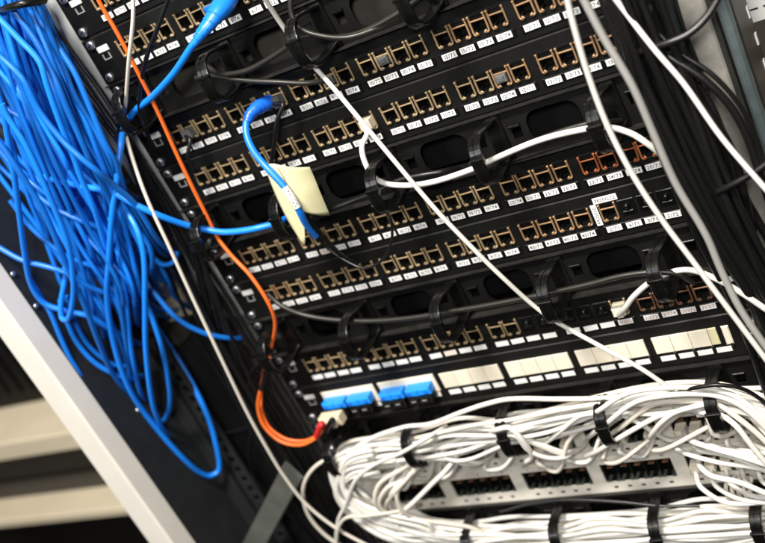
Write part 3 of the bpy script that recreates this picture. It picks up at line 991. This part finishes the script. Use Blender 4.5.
# -- black / dark cables
DK = [
    ('thin black cable hanging at top left beside the white cord', BLACKC, 2.3, [(172, -10, -40), (160, 22, -42), (147, 56, -44), (141, 84, -40), (140, 112, -34), (150, 140, -30)], None),
    ('black cable dropping from a plug near the orange fibre in the third visible row', BLACKC, 2.1, [(190, 140, -18), (188, 154, -22), (191, 170, -20), (197, 186, -14)], (2, 1)),
    ('black cable dropping from the port beside the dark blue boot', BLACKC, 2.3, [(283, 104, -18), (278, 118, -22), (275, 138, -20), (272, 158, -16), (270, 172, -8)], (2, 7)),
    ('dark grey cable arching through the upper ring manager', OLIVEC, 2.6, [(196, 78, -20), (216, 76, -24), (240, 80, -26), (276, 82, -26), (306, 83, -20), (330, 80, -8)], None),
    ('dark cable looping through the upper manager towards the centre top', OLIVEC, 2.8, [(206, 66, -18), (222, 74, -26), (248, 70, -28), (280, 52, -28), (305, 36, -30), (330, 38, -30), (360, 33, -28), (400, 12, -26), (424, -6, -22)], None),
    ('second dark cable of the upper manager, running up right', OLIVEC, 2.6, [(292, -12, -30), (291, 12, -34), (300, 28, -36), (322, 36, -36), (350, 37, -32), (384, 25, -26), (410, 10, -20), (430, -8, -14)], None),
    ('long dark grey cable lying through all rings of the third manager', OLIVEC, 2.9, [(268, 294, -24), (282, 306, -30), (304, 315, -30), (336, 320, -30), (372, 321, -30), (410, 318, -30), (448, 312, -30), (500, 303, -30), (550, 293, -30), (590, 284, -30), (622, 276, -30), (655, 272, -30), (678, 274, -28), (694, 283, -20)], None),
    ('thin black wire looping down across the fifth and sixth rows', BLACKC, 1.5, [(372, 206, -30), (386, 212, -34), (392, 226, -36), (390, 246, -38), (380, 262, -38), (364, 268, -38), (348, 262, -36), (330, 250, -34), (318, 238, -36)], None),
    ('black cable slanting from the yellow tag towards the second manager', BLACKC, 2.9, [(304, 226, -34), (322, 214, -28), (350, 202, -24), (376, 192, -24), (400, 180, -22), (440, 172, -16), (458, 168, -2), (474, 164, 14)], None),
    ('black cord hanging from the paper tag down over the ports', BLACKC, 2.6, [(300, 212, -50), (312, 224, -46), (326, 240, -40), (342, 256, -34), (356, 264, -24)], None),
    ('dark grey cable shadowing the white jumper in the second manager', OLIVEC, 2.4, [(474, 172, 6), (494, 164, -12), (520, 148, -14), (552, 134, -14), (590, 123, -14), (612, 121, -12), (630, 120, 6)], None),
    ('black cable curving across the galvanised post at top right', BLACKC, 4.0, [(724, -14, -30), (715, 4, -34), (704, 20, -38), (688, 34, -42), (668, 43, -44), (646, 50, -40), (630, 56, -30)], None),
    ('black cable slanting down over the galvanised post behind the far right white cord', BLACKC, 4.2, [(640, 20, -24), (662, 52, -26), (690, 88, -26), (716, 122, -26), (736, 160, -26), (748, 210, -26), (760, 260, -26), (790, 340, -26)], None),
    ('thick black cable crossing the post from upper left to the right edge', BLACKC, 4.4, [(640, 34, -30), (665, 54, -34), (702, 78, -36), (731, 107, -36), (748, 138, -36), (762, 180, -36), (790, 260, -36)], None),
    ('thinner black cable falling steeply along the middle of the post', BLACKC, 3.6, [(668, 48, -22), (685, 70, -24), (706, 95, -24), (722, 130, -24), (733, 168, -24), (742, 230, -24), (756, 300, -24)], None),
    ('thin black wire beside the thick cable crossing the post', BLACKC, 2.2, [(646, 20, -30), (676, 50, -34), (714, 76, -36), (744, 112, -36), (764, 160, -36), (786, 230, -36)], None),
    ('thin black wire running straight down the front of the post', BLACKC, 2.0, [(672, -10, -10), (684, 30, -12), (700, 70, -12), (720, 130, -12), (742, 200, -12), (770, 290, -12)], None),
    ('black strap crossing the cables at the right edge', BLACKC, 4.0, [(772, 160, -40), (752, 174, -42), (730, 186, -42), (710, 196, -36), (694, 204, -26)], None),
    ('thin black wire curving beside the lower left ring', BLACKC, 1.7, [(196, 440, 10), (230, 432, 0), (250, 425, -10), (249, 396, -20), (252, 372, -20), (262, 361, -20)], None),
    ('thin black wire arcing in the dark below the orange loop', BLACKC, 1.7, [(252, 426, -14), (249, 450, -14), (254, 476, -10), (276, 502, -4), (302, 526, 0), (322, 548, 4)], None),
    ('black wire lying along the top of the bottom white bundle', BLACKC, 1.9, [(500, 512, -30), (530, 504, -24), (570, 500, -22), (620, 502, -22), (660, 506, -22), (700, 506, -20)], None),
    ('black wire resting over the white bundle near the right ring', BLACKC, 2.0, [(650, 404, -26), (674, 394, -42), (690, 389, -50), (706, 386, -53), (720, 385, -53), (740, 388, -50), (756, 396, -46), (772, 410, -42)], None),
]
for la, M, r_c, px, pl in DK:
    corded('dark_cable', la, 'cable', px, r_c * (.84 if r_c < 3.5 else .68), M, plug=pl, plugM=CLEAR if pl else None)
# dust plugs left in some ports
for (r, k, la) in ((2, 13, 'smoky plug left in a port of the third group from right, third row'), (2, 10, 'smoky plug in a port touched by the white diagonal cord'),
                   (3, 18, 'smoky plug in the fourth row, second port group from the right'), (1, 22, 'green tinted plug at the top right row')):
    p = port_point(r, k, -2.5)
    q = MB(p)
    q.box(p[0] - 4.6, p[0] + 4.6, -5.2, 2, p[2] - 3.6, p[2] + 3.2, GREEN if r == 1 else CLEAR, .7)
    q.box(p[0] - 2.4, p[0] + 2.4, -6.4, -5.3, p[2] - 2, p[2] + 2, CLEAR, .4)
    tag(q.build('modular_plug'), la, 'plug')

# -- vertical black cables left of the panels
VG = 'black cables running down the left rail'
for i in range(16):
    x0 = -246 - rnd.random() * 44
    y0 = -6 - rnd.random() * 20
    pts = []
    ph = rnd.random() * 6
    for k in range(9):
        z = 420 - k * 110
        sw = 5 * math.sin(ph + k * .9)
        bulge = 0
        if z < 160: bulge = min(1, (160 - z) / 200.) * 6 - (min(1, (160 - z) / 300.) * 22)
        pts.append((x0 + sw + bulge + rnd.uniform(-2, 2), y0 + rnd.uniform(-4, 4), z))
    if i < 3:   # the ones crossing the grey rail at the top
        pts = [(-292 + 15 * i, -9, 420), (-285 + 14 * i, -10, 330), (-271 + 11 * i, -11, 260), (-262 + 10 * i, -12, 205), (-252 + 6 * i, -14, 150), (-250 + 5 * i, -12, 90), (-256 + 8 * i, -12, 0), (-258 + 9 * i, -10, -120), (-262 + 9 * i, -8, -300), (-262 + 9 * i, -8, -440)]
    elif i < 10:
        pts = [p for p in pts if p[2] < 170]
        pts = [(-222, -30 + rnd.uniform(-6, 6), 186), (-240 + rnd.uniform(-6, 4), -20, 160)] + pts[1:]
    else:
        pts = [p for p in pts if p[2] < 60]
        pts = [(-214, -30 + rnd.uniform(-6, 6), 60), (-232 + rnd.uniform(-6, 4), -24, 40)] + pts[1:]
    cable('black_cable', np.array(pts), rnd.uniform(1.8, 3.0), BLACKC, 'black cable running down beside the left rail among others', 'cable', VG)
# cable ties binding them at the rings (black straps)
for (px, py, la) in ((128, 130, 'black velcro tie round cables at the upper left ring'), (203, 238, 'black velcro tie at the second left ring'), (264, 352, 'black velcro tie at the third left ring')):
    c = at(px, py, -26)
    q = MB(c)
    pts = [c + np.array([14 * math.cos(a), 15 * math.sin(a), 5 * math.cos(a)]) for a in np.linspace(0, 2 * math.pi, 17)[:-1]]
    q.sweep(pts, [(-4, -.6), (4, -.6), (4, .6), (-4, .6)], BLACKC, ref=(0, 0, 1), closed=True)
    tag(q.build('velcro_tie'), la, 'tie')

# -- vertical black cables right of the panels
VG2 = 'black cables running down right of the panels'
for i in range(22):
    x0 = 218 + (i % 11) * 2.7 + rnd.uniform(-2, 2)
    y0 = -18 - (i // 11) * 16 - rnd.random() * 10
    ph = rnd.random() * 6
    pts = [(x0 + 7 * math.sin(ph + k * .7) + rnd.uniform(-2, 2) + (16 if k > 4 else 5 if k > 3 else 0), y0 + 4 * math.sin(ph * 2 + k), 330 - k * 90) for k in range(10)]
    cable('black_cable', np.array(pts), rnd.uniform(2.4, 3.6), BLACKC, 'black cable hanging in the dark bunch right of the panels', 'cable', VG2)

# -- blue cables at the left
BT = [
    ('topmost blue cable fanning from the upper left corner to the lower centre of the bunch', 3.0, [(-8, 10, -82), (0, 19, -84), (20, 40, -86), (39, 61, -88), (47, 85, -90), (57, 114, -90), (68, 143, -88), (75, 160, -86), (82, 180, -84), (95, 211, -80), (109, 258, -66), (122, 300, -58), (128, 345, -52)]),
    ('bright blue cable falling straight through the middle of the bunch', 3.0, [(6, -8, -76), (14, 10, -78), (36, 41, -80), (51, 70, -82), (60, 90, -84), (71, 117, -84), (82, 142, -84), (92, 165, -82), (108, 195, -72), (120, 230, -60)]),
    ('blue cable along the right side of the bunch from the top', 2.9, [(20, -8, -60), (34, 12, -62), (61, 51, -66), (76, 75, -68), (92, 112, -70), (104, 140, -70), (117, 166, -66), (128, 200, -52), (150, 240, -40)]),
    ('blue cable crossing from left edge to the ring side', 3.0, [(-8, 48, -92), (0, 56, -92), (22, 78, -94), (40, 112, -94), (63, 141, -94), (80, 157, -94), (97, 171, -90), (112, 184, -80), (135, 204, -66), (158, 240, -48)]),
    ('blue cable dropping along the left edge then curving right at the bottom', 3.1, [(-6, 80, -98), (3, 110, -98), (8, 138, -98), (14, 175, -98), (19, 211, -96), (25, 255, -92), (31, 284, -88), (44, 303, -84), (66, 311, -78), (88, 316, -70), (109, 328, -58), (130, 340, -40)]),
    ('blue cable ending in a narrow hairpin loop low at left', 3.0, [(2, 104, -102), (8, 117, -102), (25, 144, -102), (41, 177, -102), (56, 212, -100), (68, 244, -98), (73, 275, -96), (73, 300, -94), (68, 319, -92), (62, 318, -88), (61, 304, -84), (65, 278, -76), (66, 262, -66)]),
    ('blue cable slanting from the left edge to the lower right of the bunch', 3.1, [(-8, 134, -104), (0, 143, -104), (17, 168, -104), (30, 188, -102), (44, 212, -100), (58, 244, -98), (70, 274, -94), (85, 306, -88), (98, 340, -80), (112, 372, -66), (128, 392, -50)]),
    ('pale blue cable standing nearly vertical at the right of the bunch', 3.0, [(112, 190, -44), (126, 210, -56), (138, 232, -66), (144, 258, -70), (145, 301, -72), (146, 350, -70), (152, 400, -62), (160, 424, -50), (168, 436, -36)]),
    ('blue cable with its lower end curling under near the gap', 2.9, [(132, 262, -40), (142, 290, -46), (153, 320, -50), (162, 348, -52), (168, 378, -52), (170, 402, -48), (166, 418, -40), (158, 424, -28)]),
    ('blue cable making a shallow curl to the white cord', 2.8, [(100, 190, -40), (118, 211, -46), (135, 233, -48), (150, 254, -46), (162, 264, -42), (172, 263, -34), (177, 254, -24), (174, 244, -12)]),
    ('blue cable sweeping right into the dark below the curl', 2.9, [(128, 254, -30), (142, 276, -36), (156, 295, -40), (178, 319, -40), (204, 333, -32), (228, 338, -20), (244, 338, -4)]),
    ('blue cable running low from the left edge above the dark side wall', 2.9, [(-10, 242, -88), (0, 248, -88), (22, 260, -88), (48, 267, -86), (66, 273, -82), (92, 288, -70), (116, 296, -56)]),
    ('blue cable tucked behind the white frame post', 2.8, [(30, 280, -80), (40, 296, -80), (50, 312, -80), (60, 336, -82), (70, 358, -84), (79, 373, -84), (84, 384, -84), (84, 396, -80), (78, 412, -74)]),
    ('blue cable bowing out over the dark side wall', 2.9, [(60, 300, -74), (68, 324, -74), (78, 344, -72), (94, 362, -70), (112, 373, -64), (128, 378, -54), (140, 376, -40)]),
    ('blue cable just inside the bowed one', 2.7, [(66, 296, -66), (74, 320, -66), (86, 342, -64), (102, 358, -60), (118, 366, -52), (132, 366, -40)]),
    ('blue cable vertical left of the pale one', 2.9, [(104, 200, -52), (114, 232, -58), (120, 262, -62), (126, 300, -62), (130, 340, -60), (136, 376, -54), (142, 396, -42)]),
    ('blue cable falling just left of the pale one and shorter than it', 2.9, [(100, 230, -66), (108, 256, -68), (115, 284, -68), (122, 316, -66), (127, 350, -60), (130, 384, -50), (130, 402, -38)]),
    ('blue cable crossing under the hairpin loop', 2.8, [(10, 200, -76), (30, 226, -76), (52, 246, -74), (70, 258, -70), (96, 268, -60), (120, 284, -48)]),
    ('blue cable short and bright left of centre', 2.7, [(30, 190, -60), (52, 206, -66), (66, 214, -68), (84, 222, -66), (104, 230, -58), (124, 244, -46)]),
]
for la, r_c, px in BT:
    e0, e1 = px[-2], px[-1]
    if e1[1] < 500 and 'tucked' not in la:
        px = px + [(e1[0] + (e1[0] - e0[0]) * .5 + 6, e1[1] + (e1[1] - e0[1]) * .4, e1[2] + 40), (e1[0] + (e1[0] - e0[0]) * .8 + 12, e1[1] + (e1[1] - e0[1]) * .3, e1[2] + 100)]
    cable('blue_cable', path(px), r_c * .9, BLUEC, la, 'cable', 'blue network cables in the left bunch', sides=10)
cable('black_bundle_strap', path([(-6, 14, -70), (8, 8, -84), (22, 4, -86), (34, 2, -78), (44, 0, -62)]), 3.2, BLACKC, 'dark strap round the blue cables at the top left corner', 'strap')
BG = 'blue network cables deep in the left bunch'
r2 = random.Random(11)
for i in range(92):
    # deeper ones: from the top or left edge down with the rack's vertical, ends lost in the dark
    d = r2.random()
    Y = -74 + 92 * d
    if i % 8 < 5:
        a = (r2.uniform(-20, 36), r2.uniform(-20, 0)); ey = r2.uniform(150, 290); e = (a[0] + ey * r2.uniform(.33, .50), ey)
    elif i % 8 < 7:
        a = (r2.uniform(-25, -8), r2.uniform(10, 170)); e = (r2.uniform(60, 150), r2.uniform(210, 310))
    else:
        a = (r2.uniform(-16, 30), r2.uniform(-20, 20)); e = (r2.uniform(80, 145), r2.uniform(270, 345))
    pts = []
    bx, by = r2.uniform(-16, 8), r2.uniform(-12, 12)
    for k in range(6):
        t_ = k / 5
        s = math.sin(math.pi * t_)
        pts.append((a[0] + (e[0] - a[0]) * t_ + bx * s + r2.uniform(-2, 2), a[1] + (e[1] - a[1]) * t_ + by * s + r2.uniform(-2, 2), Y + 14 * s * (r2.random() - .5)))
    x, y, Yk = pts[-1]
    if r2.random() < .5:
        pts += [(x + r2.uniform(4, 12), y + r2.uniform(10, 24), Yk + 14), (x + r2.uniform(14, 30), y + r2.uniform(20, 40), Yk + 50), (x + r2.uniform(30, 44), y + r2.uniform(20, 40), Yk + 110)]
    else:
        pts += [(x + r2.uniform(2, 8), y + r2.uniform(16, 34), Yk + 16), (x + r2.uniform(8, 16), y + r2.uniform(36, 50), Yk + 60), (x + r2.uniform(16, 24), y + r2.uniform(30, 50), Yk + 120)]
    cable('blue_cable', path(pts), r2.uniform(2.1, 2.5), BLUEC, 'thin blue cable deep in the left bunch, coming in from the left edge' if 5 <= i % 8 < 7 else 'thin blue cable deep in the left bunch, coming in over the top edge', 'cable', BG, n=5)

# -- white cables: upper bundle through the rings of manager four
WG = 'white cables in the upper horizontal bundle'
WG2 = 'white cables in the bottom horizontal bundle'
WG3 = 'white cables curling down at the left end'
WG4 = 'white cables fanning down at the right end'
r3 = random.Random(23)
ZC4 = MZ[4] + 12.35
ZC5 = MZ[5] + 12.35


def ringpt(x, zc, a, jit=1.):
    """a point inside the ring at x: a in 0..1 runs from the ring's floor to its top"""
    return np.array([x + r3.uniform(-3, 3), -24 + r3.uniform(-17, 17) * jit, zc - 13.5 + 27 * a + r3.uniform(-2, 2)])


CX = [-163.5, -81.8, 0, 81.8, 163.5]
RC = (-221, -217, -212, -202, -207)      # height of the bundle's middle where it passes each ring
RH = (15, 16, 12, 11, 13)                # half its height there
for i in range(16):
    a = (i // 2 + .5) / 8
    rb = r3.uniform(2.0, 2.3)
    lay = -40 + 9 * (i % 3) + r3.uniform(-2, 2)
    end = 4 if a > .55 or i % 8 == 2 else (1, 2, 3, 2, 2)[i % 5]
    ph = r3.uniform(0, 6)

    def zat(x, dz=0.):
        return float(np.interp(x, RX, RC) + (a - .5) * 2 * np.interp(x, RX, RH)) + 2 * math.sin(x * .03 + ph) + dz
    pts = [np.array([-150 + r3.uniform(-30, 40), -30 + r3.uniform(-8, 8), -345 + r3.uniform(-8, 8)]),
           np.array([-186 + 22 * (1 - a) + r3.uniform(-6, 6), lay - 6, -320 + 10 * (1 - a) + r3.uniform(-4, 4)]),
           np.array([-216 + 22 * (1 - a) + r3.uniform(-5, 5), lay - 6, -282 + 8 * (1 - a)]),
           np.array([-220 + 16 * (1 - a) + r3.uniform(-3, 3), lay - 2, -246 + 8 * a])]
    for j in range(0, end + 1):
        pts.append(np.array([RX[j], min(-8, lay + r3.uniform(-3, 3)), zat(RX[j])]))
        if j < end:
            xm = (RX[j] + RX[j + 1]) / 2 + r3.uniform(-12, 12)
            pts.append(np.array([xm, lay + r3.uniform(-4, 4), zat(xm, (a - .5) * 10 + r3.uniform(-3, 3))]))
    if end == 4:
        pts += [np.array([222, lay - 6, ZC4 - 10 + (a - .5) * 24]), np.array([256, lay - 10, ZC4 - 30 + (a - .5) * 28]), np.array([286, lay - 10, ZC4 - 60 + (a - .5) * 26]), np.array([304, -40, ZC4 - 130])]
    else:
        x = RX[end]
        pts += [np.array([x + 24, -40, RC[end] - 10 + 8 * a]), np.array([x + 44, -34, -243 + 8 * a]), np.array([x + 54, -14, -253]), np.array([x + 56, 4, -255])]
    cable('white_cable', np.array(pts), rb, WHITEC if r3.random() < .7 else WARMC, 'white cable packed in the horizontal bundle through the upper set of rings', 'cable', WG, n=6)

# drop cables from the bundle to the upper grey panel
n = 0
ORD = ('first', 'second', 'third', 'fourth', 'fifth')
for ci, cx in enumerate(CX):
    for k in range(5):
        if r3.random() < (.55 if ci < 4 else .1):
            continue
        x = cx + (k - 2) * 13.4
        zp = -321.5 + U + 22
        right = True
        P = [np.array([x, -3, zp]), np.array([x, -14, zp - 1]), np.array([x + r3.uniform(-4, 4), -26, zp - 2 + r3.uniform(-5, 4)])]
        s = 1 if right else -1
        P += [np.array([x + s * r3.uniform(16, 26), -34 + r3.uniform(-6, 6), zp + r3.uniform(-6, 10)]), np.array([x + s * r3.uniform(42, 58), -32 + r3.uniform(-8, 8), ZC4 - 20 + r3.uniform(-4, 8)]),
              np.array([x + s * r3.uniform(74, 100), -28 + r3.uniform(-12, 12), ZC4 - 6 + r3.uniform(-6, 12)]), np.array([x + s * 150, -26 + r3.uniform(-12, 12), ZC4 + r3.uniform(-10, 12)])]
        if ci == 4:
            P = P[:3] + [np.array([x + 30, -40, zp - 6 + r3.uniform(-4, 4)]), np.array([x + 66, -44, zp - 22 + r3.uniform(-6, 6)]), np.array([x + 110, -40, zp - 52])]
        o = thing('white_patch_cable', f'white patch cable in the {ORD[k]} port of the {ORD[ci]} opening, upper grey panel', 'cable', P[0], 'white cables plugged into the grey panels')
        q = MB(P[0]); q.tube(spline(P, 7), 2.1, WHITEC if r3.random() < .6 else WARMC, 9); q.build('jacket', o)
        q = MB(P[0]); q.box(x - 4.6, x + 4.6, -11, 2, zp - 3.6, zp + 3.6, CREAM, .8); q.build('plug', o)
for k in range(5):
    x = CX[4] + (k - 2) * 13.4
    for zp, dz in ((-321.5 + 24, 0),):
        P = [np.array([x, -3, zp]), np.array([x + 1, -14, zp - 1]), np.array([x + 6, -28, zp - 5]), np.array([x + 26, -36, zp - 15 + r3.uniform(-3, 3)]), np.array([x + 60, -36, zp - 24 + r3.uniform(-4, 4)]), np.array([x + 110, -32, zp - 40])]
        o = thing('white_patch_cable', f'white patch cable in the {ORD[k]} port of the rightmost opening, lower grey panel', 'cable', P[0], 'white cables in the right end of the lower grey panel')
        q = MB(P[0]); q.tube(spline(P, 7), 2.2, WHITEC, 9); q.build('jacket', o)
        q = MB(P[0]); q.box(x - 4.6, x + 4.6, -11, 2, zp - 3.6, zp + 3.6, CREAM, .8); q.build('plug', o)

# bottom bundle
for i in range(24):
    a = (i // 2 + .5) / 12
    lay = -36 + 12 * (i % 3) + r3.uniform(-3, 3)
    ph = r3.uniform(0, 6)
    pts = [np.array([-212, lay + 6, -286 + r3.uniform(-6, 6)]), np.array([-200 + 20 * a, lay + 2, -312 + 8 * a + r3.uniform(-3, 3)]), np.array([-166 + 14 * a, lay, ZC5 + 8 + (a - .5) * 16])]
    for j in range(1, 5):
        pts.append(np.array([RX[j], min(-8, lay), ZC5 - 9 + (a - .5) * 30 + r3.uniform(-2.5, 2.5)]))
        if j < 4:
            pts.append(np.array([(RX[j] + RX[j + 1]) / 2 + r3.uniform(-10, 10), lay + r3.uniform(-4, 3), ZC5 - 9 + (a - .48) * 38 + r3.uniform(-5, 5)]))
    pts += [np.array([230, lay, ZC5 - 9 + (a - .5) * 30]), np.array([300, lay, ZC5 - 4 + (a - .5) * 34])]
    cable('white_cable', np.array(pts), r3.uniform(2.0, 2.3), WHITEC if r3.random() < .75 else WARMC, 'white cable packed in the horizontal bundle along the bottom edge', 'cable', WG2, n=6)

# hand-laid white cables
HW = [
    ('outermost ivory loop bulging left of the curl of white cables', WARMC, 2.5, [(420, 462, -18), (384, 468, -28), (352, 463, -34), (330, 459, -40), (312, 470, -44), (303, 490, -46), (308, 514, -46), (324, 534, -44), (350, 552, -40)]),
    ('white cable arching from the second ring down into the bottom loops', WHITEC, 2.6, [(430, 436, -50), (403, 452, -54), (374, 465, -56), (356, 480, -56), (346, 504, -54), (338, 522, -52), (336, 550, -48)]),
    ('thin white cable curling upward across the left loops', WARMC, 2.2, [(337, 552, -58), (338, 530, -60), (346, 518, -60), (366, 516, -58), (394, 512, -52), (410, 508, -46)]),
    ('white cable slanting down left across the end of the lower grey panel', WHITEC, 3.0, [(458, 452, -30), (448, 468, -40), (432, 484, -46), (414, 502, -50), (401, 514, -50), (399, 524, -48), (412, 530, -42), (430, 536, -36)]),
    ('upper white cable bridging rings above the bundle', WHITEC, 2.7, [(350, 452, -40), (372, 438, -36), (405, 427, -32), (430, 424, -34), (462, 412, -36), (486, 404, -36), (510, 399, -34), (560, 399, -32), (606, 398, -30), (650, 393, -34), (700, 391, -36), (722, 394, -36), (748, 404, -38), (775, 424, -38)]),
    ('greyish white cable slanting up between the middle rings', WARMC, 2.6, [(426, 436, -42), (470, 426, -42), (510, 420, -40), (550, 412, -38), (590, 405, -36), (615, 404, -34), (650, 405, -32)]),
    ('white cable diving from the fourth ring leftwards into the grey panel', WHITEC, 2.8, [(700, 408, -42), (664, 414, -44), (640, 426, -46), (616, 440, -46), (596, 452, -38), (586, 456, -22)]),
    ('white cable diving parallel just right of the ring', WHITEC, 2.8, [(706, 404, -46), (676, 412, -48), (662, 422, -48), (652, 434, -42), (648, 440, -28)]),
    ('white cable dropping from between rings towards a port at centre', WHITEC, 2.7, [(600, 413, -42), (580, 416, -44), (562, 430, -44), (548, 441, -38), (540, 444, -26)]),
    ('white cable sagging in a bow under the third ring', WHITEC, 2.7, [(500, 436, -44), (516, 436, -50), (528, 450, -50), (548, 458, -46), (566, 457, -38), (574, 450, -24)]),
    ('thick white bow at the right of the third ring', WHITEC, 3.0, [(496, 430, -50), (510, 428, -54), (522, 440, -54), (532, 456, -48), (526, 462, -40)]),
    ('top white arc sweeping over the right ring and down', WHITEC, 2.8, [(600, 410, -46), (626, 394, -50), (660, 388, -50), (700, 388, -48), (730, 394, -48), (752, 408, -50), (775, 432, -50)]),
    ('second white arc below the top arc over the right ring', WHITEC, 2.8, [(606, 424, -46), (636, 402, -50), (672, 395, -52), (712, 395, -48), (738, 404, -50), (758, 420, -52), (780, 446, -52)]),
    ('third white arc through the right ring, ending off the right edge', WARMC, 2.8, [(620, 428, -40), (652, 405, -44), (684, 401, -46), (714, 403, -44), (738, 418, -48), (764, 440, -50), (790, 470, -50)]),
    ('white cable falling steeply beyond the right ring', WHITEC, 2.9, [(700, 412, -44), (722, 416, -48), (736, 426, -52), (752, 446, -54), (772, 470, -54)]),
    ('white cable from the right-hand grey port bending off to the right edge', WHITEC, 3.0, [(684, 432, -18), (690, 440, -34), (708, 447, -46), (736, 455, -52), (770, 466, -52)]),
    ('white cable lowest of those leaving the right-hand grey ports', WHITEC, 3.0, [(698, 456, -14), (700, 466, -30), (712, 476, -42), (738, 482, -48), (772, 496, -48)]),
    ('small white bow hanging inside the right ring', WARMC, 2.5, [(704, 410, -40), (710, 424, -44), (713, 434, -44), (724, 436, -40), (738, 430, -30)]),
]
for la, M, r_c, px in HW:
    px = list(px)
    for e in (0, -1):
        a_, b_ = px[e], px[1 if e == 0 else -2]
        if 0 < a_[0] < 765 and 0 < a_[1] < 543 and a_[2] < -29:
            ex = (a_[0] + (a_[0] - b_[0]) * .6, a_[1] + (a_[1] - b_[1]) * .6, a_[2] + 24)
            px = [ex] + px if e == 0 else px + [ex]
    cable('white_cable', path(px), r_c * .84, M, la, 'cable', 'loose white cables around the rings')
# left curl fan
for i in range(18):
    s = i / 17
    j = lambda w: r3.uniform(-w, w)
    dy = 6 * (i % 3)
    px = [(372 + j(8), 447 + 26 * s, -34 - dy), (350 + j(3), 454 + 24 * s, -36 - dy), (339 + 5 * s + j(2), 468 + 20 * s, -38 - dy), (338 + 20 * s + j(3), 494 + 8 * s, -40 - dy), (354 + 34 * s + j(3), 516 + j(2), -40 - dy),
          (384 + 40 * s + j(4), 532 - 6 * s + j(3), -36 - dy), (440 + j(12), 540 - 10 * s + j(5), -32 - dy), (520, 540 + j(4), -28), (620, 560, -20)]
    cable('white_cable', path(px), r3.uniform(2.0, 2.35), WHITEC if i % 3 else WARMC, 'white cable in the curl that drops left of the grey panels', 'cable', WG3)
for i in range(7):
    s = i / 6
    px = [(402 + r3.uniform(-10, 20), 458 + 8 * s, -40 + r3.uniform(-6, 6)), (404 + r3.uniform(-10, 14), 468 + 12 * s + r3.uniform(-6, 6), -46 + r3.uniform(-6, 6)), (384 + 16 * s + r3.uniform(-8, 8), 484 + 10 * s, -50 + r3.uniform(-6, 4)), (376 + 26 * s + r3.uniform(-8, 8), 504 + 8 * s, -50 + r3.uniform(-6, 6)), (394 + 30 * s + r3.uniform(-8, 8), 524 + r3.uniform(-6, 6), -44), (440 + 30 * s, 526 + r3.uniform(-4, 16), -34), (500, 540, -26), (600, 562, -20)]
    cable('white_cable', path(px), 2.3, WHITEC if i % 2 else WARMC, 'white cable in the tangle between the left curl and the grey panels', 'cable', 'white cables in the left tangle')
# right fan
for i in range(12):
    s = i / 11
    P = [np.array([186 + r3.uniform(-20, -4), -30 + r3.uniform(-10, 10), ZC4 - 8 + 16 * s]), np.array([200, -36 + r3.uniform(-8, 8), ZC4 - 8 + 14 * s]), np.array([222, -44 + r3.uniform(-8, 6), ZC4 - 26 + 22 * s]), np.array([244, -46, ZC4 - 58 + 26 * s]), np.array([270, -44, ZC4 - 110 + 26 * s]), np.array([290, -40, ZC4 - 150 + 20 * s])]
    cable('white_cable', np.array(P), 2.2, WHITEC if i % 4 else WARMC, 'white cable fanning down from the right ring to the picture edge', 'cable', WG4)
# a few small ivory loops behind the right fan
for i in range(5):
    px = [(728 + 6 * i, 476, -10), (726 + 6 * i, 490, -14), (732 + 6 * i, 502, -14), (744 + 6 * i, 508, -8)]
    cable('white_cable', path(px), 2.0, WARMC, 'thin ivory cable bowed behind the right-hand fan', 'cable', 'thin ivory bows at right')
